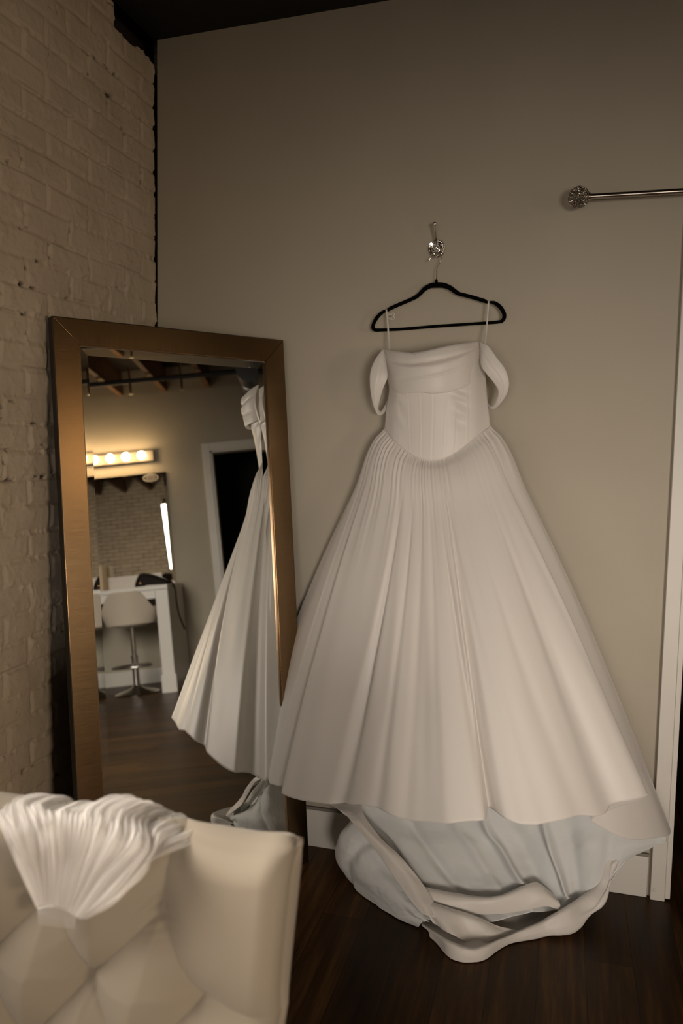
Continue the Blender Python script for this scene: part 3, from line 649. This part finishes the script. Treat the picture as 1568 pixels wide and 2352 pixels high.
# B: puffed lining roll at the left
sheet('train_roll', [
    [(830, 1868, -.18), (806, 1885, -.18), (800, 1895, -.18), (795, 1905, -.18), (800, 1908, -.18)],
    [(838, 1890, -.23), (806, 1895, -.235), (784, 1915, -.23), (774, 1935, -.20), (776, 1945, -.16)],
    [(868, 1945, -.27), (826, 1942, -.275), (790, 1955, -.26), (774, 1975, -.22), (780, 1988, -.16)],
    [(905, 1990, -.30), (864, 1995, -.305), (824, 2012, -.29), (806, 2026, -.25), (818, 2036, -.20)],
    [(938, 2045, -.345), (902, 2045, -.345), (866, 2060, -.33), (852, 2073, -.29), (866, 2082, -.24)],
    [(962, 2085, -.385), (938, 2088, -.385), (915, 2098, -.37), (905, 2107, -.33), (918, 2110, -.28)],
    [(985, 2118, -.41), (972, 2118, -.41), (965, 2122, -.40), (962, 2126, -.37), (968, 2128, -.34)]],
    M_LINING, 150, 90, .012, (5, 9), 5, fold=lambda k, s: .010*np.exp(-((s-.28-.25*k)/.035)**2)*-1+.006*np.sin(k*11+s*7)*sstep(.3, .6, s))
# C: satin hem strip running down over the roll
sheet('train_hem_strip', [
    [(757, 1846, -.20), (790, 1846, -.21), (830, 1850, -.21)],
    [(790, 1868, -.25), (815, 1872, -.26), (838, 1876, -.25)],
    [(818, 1900, -.285), (842, 1906, -.295), (868, 1918, -.28)],
    [(868, 1960, -.32), (893, 1962, -.33), (920, 1968, -.32)],
    [(905, 2015, -.35), (938, 2018, -.36), (965, 2022, -.345)],
    [(938, 2062, -.385), (965, 2066, -.395), (995, 2070, -.375)],
    [(970, 2100, -.415), (990, 2105, -.42), (1012, 2110, -.40)]],
    M_SATIN, 120, 30, .006, (2, 8), 8, solid=.002)
# D: two overlapping hem bands inside the pool
sheet('train_inner_fold', [
    [(925, 2022, -.335), (985, 2040, -.335), (1050, 2052, -.33), (1130, 2060, -.315), (1200, 2035, -.28), (1235, 2028, -.26), (1270, 2055, -.25)],
    [(930, 2034, -.350), (988, 2052, -.350), (1052, 2064, -.345), (1130, 2066, -.33), (1200, 2048, -.295), (1240, 2042, -.275), (1276, 2066, -.26)],
    [(945, 2052, -.362), (998, 2072, -.362), (1060, 2083, -.352), (1130, 2084, -.335), (1200, 2074, -.305), (1250, 2062, -.285), (1284, 2078, -.27)],
    [(965, 2075, -.372), (1012, 2090, -.368), (1070, 2098, -.355), (1135, 2100, -.335), (1200, 2092, -.31), (1252, 2082, -.29), (1284, 2090, -.275)]],
    M_SATIN, 40, 160, .004, (8, 2), 11, fold=lambda k, s: .004*np.sin(PI*np.clip(s, 0, 1))*-1)
sheet('train_inner_band', [
    [(932, 2038, -.372), (975, 2066, -.378), (1030, 2084, -.378), (1090, 2104, -.372), (1140, 2126, -.36), (1190, 2138, -.34)],
    [(952, 2062, -.388), (990, 2085, -.396), (1040, 2098, -.398), (1092, 2116, -.390), (1140, 2138, -.372), (1190, 2142, -.348)],
    [(978, 2098, -.404), (1010, 2116, -.416), (1050, 2130, -.418), (1095, 2144, -.405), (1140, 2150, -.382), (1190, 2146, -.354)],
    [(992, 2122, -.415), (1025, 2140, -.430), (1060, 2158, -.436), (1096, 2166, -.420), (1135, 2160, -.392), (1180, 2150, -.36)]],
    M_SATIN, 50, 160, .005, (7, 2), 14, fold=lambda k, s: .008*np.sin(2*PI*k*2.1+1)*sstep(0, .6, s))
G_ = [[atz(915, 2030, .03), atz(1000, 2050, .03), atz(1100, 2062, .03), atz(1210, 2055, .03), atz(1330, 2045, .03), atz(1390, 2000, .03)],
      [atz(945, 2085, .018), atz(1020, 2110, .018), atz(1095, 2120, .018), atz(1200, 2100, .018), atz(1320, 2080, .018), atz(1392, 2030, .02)],
      [atz(968, 2122, .012), atz(1035, 2165, .012), atz(1090, 2180, .012), atz(1190, 2140, .012), atz(1310, 2100, .012), atz(1385, 2050, .012)]]
P = cr2(np.array(G_), 50, 140); P[..., 2] += .010*fbm(P[..., 0]*18, P[..., 1]*18, 3, 44)
par(grid_mesh('train_underlay', P, M_SATIN, solid=.002))
# E: the hem edge of the train standing up around the pool, outer satin side out
RIM = [((968, 2122), (985, 2140), (988, 2192), -.41), ((1000, 2142), (1008, 2160), (1012, 2204), -.455), ((1035, 2163), (1040, 2180), (1042, 2214), -.49), ((1075, 2175), (1077, 2190), (1074, 2218), -.50),
       ((1110, 2172), (1108, 2188), (1104, 2210), -.475), ((1150, 2155), (1146, 2172), (1140, 2188), -.425), ((1195, 2136), (1190, 2150), (1188, 2164), -.37), ((1240, 2118), (1240, 2134), (1240, 2150), -.33),
       ((1268, 2100), (1270, 2124), (1282, 2150), -.32), ((1300, 2082), (1306, 2112), (1318, 2138), -.295), ((1322, 2068), (1336, 2094), (1352, 2110), -.265), ((1340, 2056), (1362, 2082), (1378, 2086), -.24),
       ((1362, 2040), (1386, 2052), (1396, 2050), -.215), ((1378, 2012), (1396, 2022), (1405, 2018), -.20), ((1384, 1976), (1402, 1986), (1414, 1985), -.19), ((1396, 1950), (1420, 1962), (1438, 1962), -.17), ((1430, 1936), (1452, 1946), (1468, 1948), -.145), ((1490, 1926), (1500, 1932), (1512, 1932), -.10)]
def rim_row(f): return [f(*r) for r in RIM]
G = [rim_row(lambda a_, b_, c_, d: (a_[0]-4, a_[1]+14, d+.065)), rim_row(lambda a_, b_, c_, d: (a_[0], a_[1]+3, d+.035)), rim_row(lambda a_, b_, c_, d: (*a_, d+.018)), rim_row(lambda a_, b_, c_, d: (a_[0]*.7+b_[0]*.3, a_[1]*.7+b_[1]*.3, d+.003)),
     rim_row(lambda a_, b_, c_, d: (*b_, d-.004)), rim_row(lambda a_, b_, c_, d: (b_[0]*.5+c_[0]*.5, b_[1]*.5+c_[1]*.5, d-.006)), rim_row(lambda a_, b_, c_, d: (*c_, d)), rim_row(lambda a_, b_, c_, d: (c_[0], c_[1]-4, d+.03))]
sheet('train_hem_edge', G, M_SATIN, 90, 300, .006, (14, 2), 17, fold=lambda k, s: .004*np.sin(2*PI*k*7)*sstep(.2, .6, s))

# ------------------------------------------------------------------ tufted chair (foreground, facing the camera)
root = thing('tufted_chair', 'cream button-tufted armless chair back in the foreground under the veil', 'chair', (.62, -1.95, 0))
def cy(z): return -1.615-.16*(.85-z)       # front face leans back towards the top
X0c, X1c, Z0c, Z1c = .10, 1.055, .34, .846
btn = []
for (px, py) in ((370, 2100), (210, 2255), (470, 2300), (132, 2075)):
    d = ray(px, py); t = 1.0
    for _ in range(30): p = CAM+d*t; t *= (cy(p[2])-.0-CAM[1])/(p[1]-CAM[1])
    p = CAM+d*t; btn.append((p[0], p[2]))
dxb = (btn[2][0]-btn[1][0]); r1 = btn[0]; r2b = btn[1]
BT = [(r1[0]+i*dxb, r1[1]) for i in range(-4, 1)]+[(r2b[0]+i*dxb, r2b[1]) for i in range(-3, 2)]+[(r1[0]+i*dxb-.02, 2*r2b[1]-r1[1]) for i in range(-4, 1)]
BT[3] = btn[3] if False else BT[3]
nx, nz_ = 360, 220
xs = np.linspace(X0c, X1c, nx); zs = np.linspace(Z0c, Z1c, nz_); X, Z = np.meshgrid(xs, zs)
def segd(ax, az, bx, bz):
    vx, vz = bx-ax, bz-az; t = np.clip(((X-ax)*vx+(Z-az)*vz)/(vx*vx+vz*vz), 0, 1); return np.hypot(X-ax-t*vx, Z-az-t*vz)
dm = np.full(X.shape, 9.); db = np.full(X.shape, 9.)
for (a_, c_) in BT: db = np.minimum(db, np.hypot(X-a_, Z-c_))
for i, (a_, c_) in enumerate(BT):
    for (e_, f_) in BT[i+1:]:
        if abs(c_-f_) > .05 and abs(c_-f_) < .2 and abs(a_-e_) < dxb*.75: dm = np.minimum(dm, segd(a_, c_, e_, f_))
for (a_, c_) in BT[:5]: dm = np.minimum(dm, segd(a_, c_, a_+.012, Z1c+.02))
a_, c_ = btn[2]; dm = np.minimum(dm, segd(a_, c_, X1c+.02, c_-.012))
pan = 1-np.exp(-(dm/.038)**1.15); dim = 1-np.exp(-(db/.030)**1.1)
hgt = .026*pan+.026*dim-.052-.0022*np.exp(-(dm/.0016)**2)*sstep(.0, .02, db)+.0016*fbm(X*14, Z*14, 3, 5)
hgt = hgt+.0012*np.sin((np.arctan2(Z-.7, X-.8))*40)*np.exp(-(db/.03)**2)
ex = np.clip((X1c-X)/.034, 0, 1); ez = np.clip((Z1c-Z)/.038, 0, 1)
rnd_ = (1-np.sqrt(np.clip(1-(1-ex)**2, 0, 1)))*.034+(1-np.sqrt(np.clip(1-(1-ez)**2, 0, 1)))*.040
Yf = cy(Z)-hgt*1.0-.012; Yf = Yf-0
Yf = cy(Z)-(hgt+.030)+rnd_
Zf = Z+.004*np.exp(-((X-X1c+.02)/.03)**2)*np.exp(-((Z-Z1c)/.05)**2)+.004*fbm(X*8, X*0, 2, 7)*sstep(.7, .84, Z)
X = X-.05*np.clip(Z1c-Z, 0, .3)*sstep(.3, 1.0, X)
Pf = np.stack([X, Yf, Zf], -1)
Yb = cy(Z)+.085-rnd_*.9
Pb = np.stack([X, Yb, Zf], -1)
P = np.concatenate([Pf, Pf[-1:]*.5+Pb[-1:]*.5+np.array([0, 0, .010]), Pb[::-1]], 0)
P = np.concatenate([P, P[:, -1:]*1.0], 1)
# close the right side with a rounded flank
R_ = P.shape[0]; half = nz_
side = np.stack([P[:, -1]]+[P[:, -1]+(P[::-1, -1]-P[:, -1])*t_*.5+np.array([.006*math.sin(PI*t_/2), 0, 0]) for t_ in (.25, .5, .75, 1.0)], 1)
P = np.concatenate([P, side], 1)
par(grid_mesh('backrest', P, M_CHAIRF))
for (a_, c_) in BT[:10]:
    if X0c < a_ < X1c:
        yb = cy(c_)+.030-.0; b = MB(); b.ball((a_, yb+.002, c_), .011, 14, 8, (1, .45, 1)); par(b.build('tuft_button', M_CHAIRF))
b = MB(); b.box((.10, -2.16, .30), (1.06, -1.66, .45)); par(b.build('seat', M_CHAIRF, bevel=.04))
for sx in (.16, 1.0):
    for sy in (-2.10, -1.62):
        b = MB(); b.tube([(sx, sy, .30), (sx, sy, .0)], [.022, .014], 12); par(b.build('leg', M_BEAM))

# ------------------------------------------------------------------ veil draped over the chair back
root = thing('bridal_veil', 'sheer white tulle veil gathered on a comb, draped over the cream chair back', 'veil', (.62, -1.7, .85))
m = bpy.data.materials.new('white_tulle'); m.use_nodes = True; nt = m.node_tree; b_ = nt.nodes['Principled BSDF']; nt.nodes.remove(b_)
df = nt.nodes.new('ShaderNodeBsdfDiffuse'); df.inputs[0].default_value = (.84, .81, .77, 1)
tl = nt.nodes.new('ShaderNodeBsdfTranslucent'); tl.inputs[0].default_value = (.80, .77, .73, 1)
ms = nt.nodes.new('ShaderNodeMixShader'); ms.inputs[0].default_value = .4; nt.links.new(df.outputs[0], ms.inputs[1]); nt.links.new(tl.outputs[0], ms.inputs[2])
tr_ = nt.nodes.new('ShaderNodeBsdfTransparent'); lw = nt.nodes.new('ShaderNodeLayerWeight'); lw.inputs[0].default_value = .45
mr = nt.nodes.new('ShaderNodeMapRange'); mr.inputs[1].default_value = 0; mr.inputs[2].default_value = 1; mr.inputs[3].default_value = .34; mr.inputs[4].default_value = .62
nt.links.new(lw.outputs['Facing'], mr.inputs[0]); m2 = nt.nodes.new('ShaderNodeMixShader'); nt.links.new(mr.outputs[0], m2.inputs[0])
nt.links.new(tr_.outputs[0], m2.inputs[1]); nt.links.new(ms.outputs[0], m2.inputs[2]); nt.links.new(m2.outputs[0], nt.nodes['Material Output'].inputs[0])
M_TULLE = m
def vchair(px, py, off):            # point 'off' in front of the chair's front face
    d = ray(px, py); t = 1.0
    for _ in range(40):
        p = CAM+d*t; t *= (cy(min(p[2], .9))-.032-off-CAM[1])/(p[1]-CAM[1])
    return CAM+d*t
BOT = [(84, 2084), (96, 2080), (110, 2078), (126, 2080), (142, 2084), (158, 2092), (172, 2104), (184, 2110), (200, 2110)]
MIDL = [(48, 2000), (72, 1990), (100, 1985), (130, 1985), (165, 1990), (200, 2002), (238, 2020), (268, 2050), (262, 2072)]
MIDU = [(18, 1925), (45, 1905), (85, 1895), (135, 1895), (190, 1900), (250, 1915), (310, 1940), (340, 1968), (338, 1985)]
TOP = [(4, 1868), (28, 1846), (75, 1846), (140, 1856), (205, 1850), (268, 1853), (325, 1880), (380, 1908), (425, 1938)]
for L in range(4):
    rs = np.random.RandomState(20+L); sh = (L-1.5)*5
    def J(lst, a_, o_): return [vchair(x+rs.uniform(-a_, a_)+sh*a_/12, y+rs.uniform(-a_, a_)*.6, o_+rs.uniform(0, .008)) for x, y in lst]
    r0 = J(BOT, 2, .008+.004*L); r1_ = J(MIDL, 5, .018+.006*L); r2_ = J(MIDU, 7, .016+.006*L)
    top_ = []
    for x, y in TOP:
        p = at(x+rs.uniform(-8, 8), y+rs.uniform(-1, 7)+(L % 2)*6, -1.615+rs.uniform(-.01, .02)); top_.append(p)
    back1 = [p+np.array([0.01, .075, -.030]) for p in top_]; back2 = [p+np.array([0.02, .10, -.17]) for p in top_]
    P = cr2(np.array([r0, r1_, r2_, top_, back1, back2]), 130, 420)
    k = np.linspace(0, 1, 420)[None, :]; s = np.linspace(0, 1, 130)[:, None]
    N = normals(P)
    ph_ = 11*vnoise(k*5, s*1.1, 30+L); amp_ = np.clip(vnoise(k*9, s*1.6, 33+L)*1.7-.35, 0, 1.2)
    D = (.0055*np.sin(2*PI*k*(8+2*L)+ph_)*amp_+.0020*np.sin(2*PI*k*(24+5*L)+ph_*2.3)*vnoise(k*21, s*2.5, 36+L))*(.25+.9*sstep(0, .4, s))+.014*fbm(k*6, s*4, 3, 40+L)*sstep(0, .3, s)
    P = P+N*D[..., None]
    par(grid_mesh('tulle_layer', P, M_TULLE))
# the comb: a bar with wire teeth pointing down
b = MB(); p0 = vchair(88, 2088, .006); p1 = vchair(172, 2098, .006)
barp = cr(np.array([p0, vchair(110, 2083, .008), vchair(135, 2085, .009), p1]), np.linspace(0, 1, 24)); b.tube(barp, .0022, 8)
for i in range(24):
    q = barp[i]; f_ = i/23; b.tube([q, vchair(88+84*f_, 2104+9*f_, .007), vchair(90+80*f_, 2124+9*f_, .004)], [.0009, .0008, .0005], 6)
par(b.build('comb', M_COMB))

# ------------------------------------------------------------------ vanity corner at the right wall (seen in the mirror)
VX = 5.42; VR = -1.322; VL = -3.6; VT = .990
root = thing('vanity_table', 'white counter-height vanity table with square leg along the right wall', 'table', (VX+.45, VR-.9, 0))
par(MB().box((VX-.02, VL, VT-.040), (RX-.003, VR+.005, VT)).build('tabletop', M_WHITE, bevel=.003))
par(MB().box((VX, VL+.05, VT-.12), (VX+.022, VR-.116, VT-.0405)).build('apron', M_WHITE, bevel=.002))
for yy in (VR-.115, VL):
    lg = MB().box((VX, yy, 0), (VX+.115, yy+.115, VT-.0405)).build('leg', M_WHITE, bevel=.003); par(lg)
    pl = MB().box((VX-.012, yy-.012, .0), (VX+.127, yy+.127, .165)).build('plinth_block', M_WHITE, bevel=.003); pl.parent = lg
par(MB().box((VX+.116, VR-.022, 0), (RX-.018, VR, VT-.0405)).build('side_panel', M_WHITE, bevel=.002))
par(MB().box((RX-.022, VL, VT), (RX-.002, VR-.20, VT+.13)).build('backsplash', M_WHITE, bevel=.002))
# wall mirror above it
my0, my1, mz0, mz1 = -3.05, -1.385, VT+.012, 2.165
root = thing('vanity_wall_mirror', 'frameless wall mirror with a small oval sticker hanging above the white vanity table', 'mirror', (RX, (my0+my1)/2, (mz0+mz1)/2))
par(MB().box((RX-.010, my0, mz0), (RX-.0005, my1, mz1)).build('mirror_back', M_FSIDE, smooth=False))
bw = .03; aa = .004; xf = RX-.011
Vv = [(xf, my0, mz0), (xf, my1, mz0), (xf, my1, mz1), (xf, my0, mz1), (xf-aa, my0+bw, mz0+bw), (xf-aa, my1-bw, mz0+bw), (xf-aa, my1-bw, mz1-bw), (xf-aa, my0+bw, mz1-bw)]
mb = MB(); mb.add(Vv, [(4, 5, 6, 7), (0, 1, 5, 4), (1, 2, 6, 5), (2, 3, 7, 6), (3, 0, 4, 7)]); par(mb.build('mirror_glass', M_MIRROR, smooth=False))
oc = (RX-.0165, -1.545, 2.115); b = MB(); ring = [(oc[0], oc[1]+.075*math.cos(q), oc[2]+.036*math.sin(q)) for q in np.linspace(0, 2*PI, 41)[:-1]]; b.tube(ring, .006, 8, closed=True)
b.tube([(oc[0], oc[1]+.048*math.cos(q), oc[2]+.018*math.sin(q)) for q in np.linspace(0, 2*PI, 31)[:-1]], .0035, 8, closed=True)
for q in (-.03, -.015, 0, .015, .03): b.box((oc[0]-.002, oc[1]+q-.003, oc[2]-.008), (oc[0]+.001, oc[1]+q+.003, oc[2]+.008))
st = b.build('oval_sticker', mat('etched_sticker', (.62, .58, .52), .6)); par(st); st['label'] = 'small pale oval sticker in the upper corner'
# Hollywood light bar
root = thing('vanity_light', 'chrome light bar with lit round globe bulbs above the vanity mirror', 'light', (RX, -1.95, 2.38))
bz = 2.345; par(MB().box((RX-.055, -2.52, bz-.055), (RX-.001, -1.49, bz+.055)).build('light_bar', mat('cream_enamel_bar', (.22, .19, .14), .5), bevel=.004))
for i in range(6):
    yb = -1.60-.161*i
    b = MB(); b.tube([(RX-.055, yb, bz), (RX-.085, yb, bz)], .020, 18); par(b.build('socket', M_CHROME))
    b = MB(); b.ball((RX-.125, yb, bz), .042, 28, 18); par(b.build('globe_bulb', M_BULB))
# bar stools
def stool(x, y, lab):
    global root
    root = thing('bar_stool', lab, 'stool', (x, y, 0), 0, 'cream bar stools at the vanity')
    b = MB(); b.lathe([(0, .0), (.205, .0), (.207, .008), (.17, .022), (.09, .042), (.045, .062), (.034, .085), (.0, .086)], (x, y, 0), 48); par(b.build('base', M_CHROME))
    b = MB(); b.tube([(x, y, .08), (x, y, .34)], .030, 24); b.tube([(x, y, .33), (x, y, .62)], .021, 24); b.lathe([(.034, 0), (.034, .02), (.0, .022)], (x, y, .335), 24); par(b.build('column', M_CHROME))
    b = MB(); pts = [(x-.02, y+.14*math.cos(q), 0) for q in [0]]
    ft = cr(np.array([(x, y+.02, .27), (x-.06, y+.15, .268), (x-.17, y+.165, .265), (x-.21, y, .265), (x-.17, y-.165, .265), (x-.06, y-.15, .268), (x, y-.02, .27)]), np.linspace(0, 1, 50)); b.tube(ft, .010, 10); par(b.build('footrest', M_CHROME))
    # bucket seat: back shell facing the camera side, seat pan towards the table
    nr, nc = 40, 60; a = np.linspace(-2.0, 2.0, nc)[None, :]; t = np.linspace(0, 1, nr)[:, None]
    rx = .185+.06*t; ry = .215+.05*t
    hh = .655+(.300-.16*sstep(.45, 1.15, np.abs(a)))*t
    P = np.stack([x-rx*np.cos(a), y+ry*np.sin(a), hh+0*a], -1)
    o1 = grid_mesh('seat_back', P, M_STOOLF, solid=.035); par(o1)
    b = MB(); b.lathe([(0, 0), (.13, .002), (.185, .02), (.205, .05), (.19, .085), (.1, .10), (0, .10)], (x, y, .625), 40); par(b.build('seat', M_STOOLF))
stool(5.60, -1.715, 'cream bucket-seat bar stool with chrome pedestal under the vanity near its square leg')
stool(5.62, -2.34, 'cream bucket-seat bar stool further along the vanity, cut off by the mirror frame')
# handbag and box on the vanity
root = thing('handbag', 'dark brown leather handbag slumped on the right end of the vanity with strap hanging off', 'handbag', (5.75, -1.45, VT))
prof = cr(np.array([(-1.665, 0), (-1.655, .045), (-1.615, .118), (-1.56, .125), (-1.48, .100), (-1.40, .062), (-1.335, .02), (-1.335, 0)], float), np.linspace(0, 1, 40))
rows_ = []
for xx, sc_ in ((5.60, .0), (5.605, .75), (5.63, .95), (5.69, 1.0), (5.75, .95), (5.775, .7), (5.78, 0)):
    rows_.append([(xx, -1.50+(p[0]+1.50)*(.6+.4*sc_), VT+.003+max(p[1], 0)*max(sc_, .05)) for p in prof])
P = cr2(np.array(rows_), 40, 60); P[..., 2] = np.maximum(P[..., 2], VT+.003); par(grid_mesh('bag_body', P, M_LEATHER))
b = MB(); b.tube(cr(np.array([(5.70, -1.36, VT+.035), (5.70, -1.325, VT+.02), (5.72, -1.300, VT-.06), (5.74, -1.300, VT-.20), (5.76, -1.285, VT-.33), (5.78, -1.25, VT-.45)]), np.linspace(0, 1, 40)), .008, 8); par(b.build('shoulder_strap', M_LEATHER))
b = MB(); b.ball((5.598, -1.60, VT+.035), .013, 12, 8); par(b.build('clasp', M_GOLD))
o = MB().box((6.10, -2.20, VT), (6.26, -2.07, VT+.26)).build('tissue_box', M_TAN, bevel=.004); tag(o, 'tall cream cardboard box at the back of the vanity beside the mirror', 'box')

# overhead services seen in the mirror
root = thing('sprinkler_pipe', 'black sprinkler pipe slung under the ceiling joists', 'pipe', (5.45, -3, 2.95))
b = MB(); b.tube([(5.45, FY+.01, 2.93), (5.45, -.01, 2.93)], .024, 16); par(b.build('pipe', M_PIPE))
for y_ in (-1.50, -1.02):
    b = MB(); b.tube([(5.45, y_, 2.80+.02), (5.45, y_, 3.06)], .011, 10); b.lathe([(.0, 0), (.022, .002), (.02, .006), (.008, .01), (.008, .03)], (5.45, y_, 2.80), 16); par(b.build('sprinkler_head', M_CHROME))
root = thing('air_duct', 'grey round sheet-metal air duct under the ceiling near the right wall', 'duct', (4.9, -.45, 3.0))
DZC = 2.70; b = MB(); b.tube([(4.5, -.33, DZC), (RX-.02, -.33, DZC+1.83*sl)], .11, 32); par(b.build('duct_pipe', M_STEEL))
for x_ in (4.9, 5.6):
    b = MB(); b.tube([(x_-.012, -.33, DZC+(x_-4.5)*sl), (x_+.012, -.33, DZC+(x_-4.5)*sl)], .117, 32); par(b.build('duct_band', M_CHROME))
root = thing('ceiling_downlight', 'small lit round downlight between the wooden ceiling joists', 'light', (4.62, -1.08, 2.97))
b = MB(); b.lathe([(.045, .0), (.05, .003), (.052, .03), (.03, .06), (.012, .075), (.012, .22)], (4.62, -1.08, 2.93), 28); par(b.build('housing', M_STEEL))
b = MB(); b.lathe([(0, -.001), (.040, -.001), (.044, .002)], (4.62, -1.08, 2.932), 28); par(b.build('lens', M_DOWN))
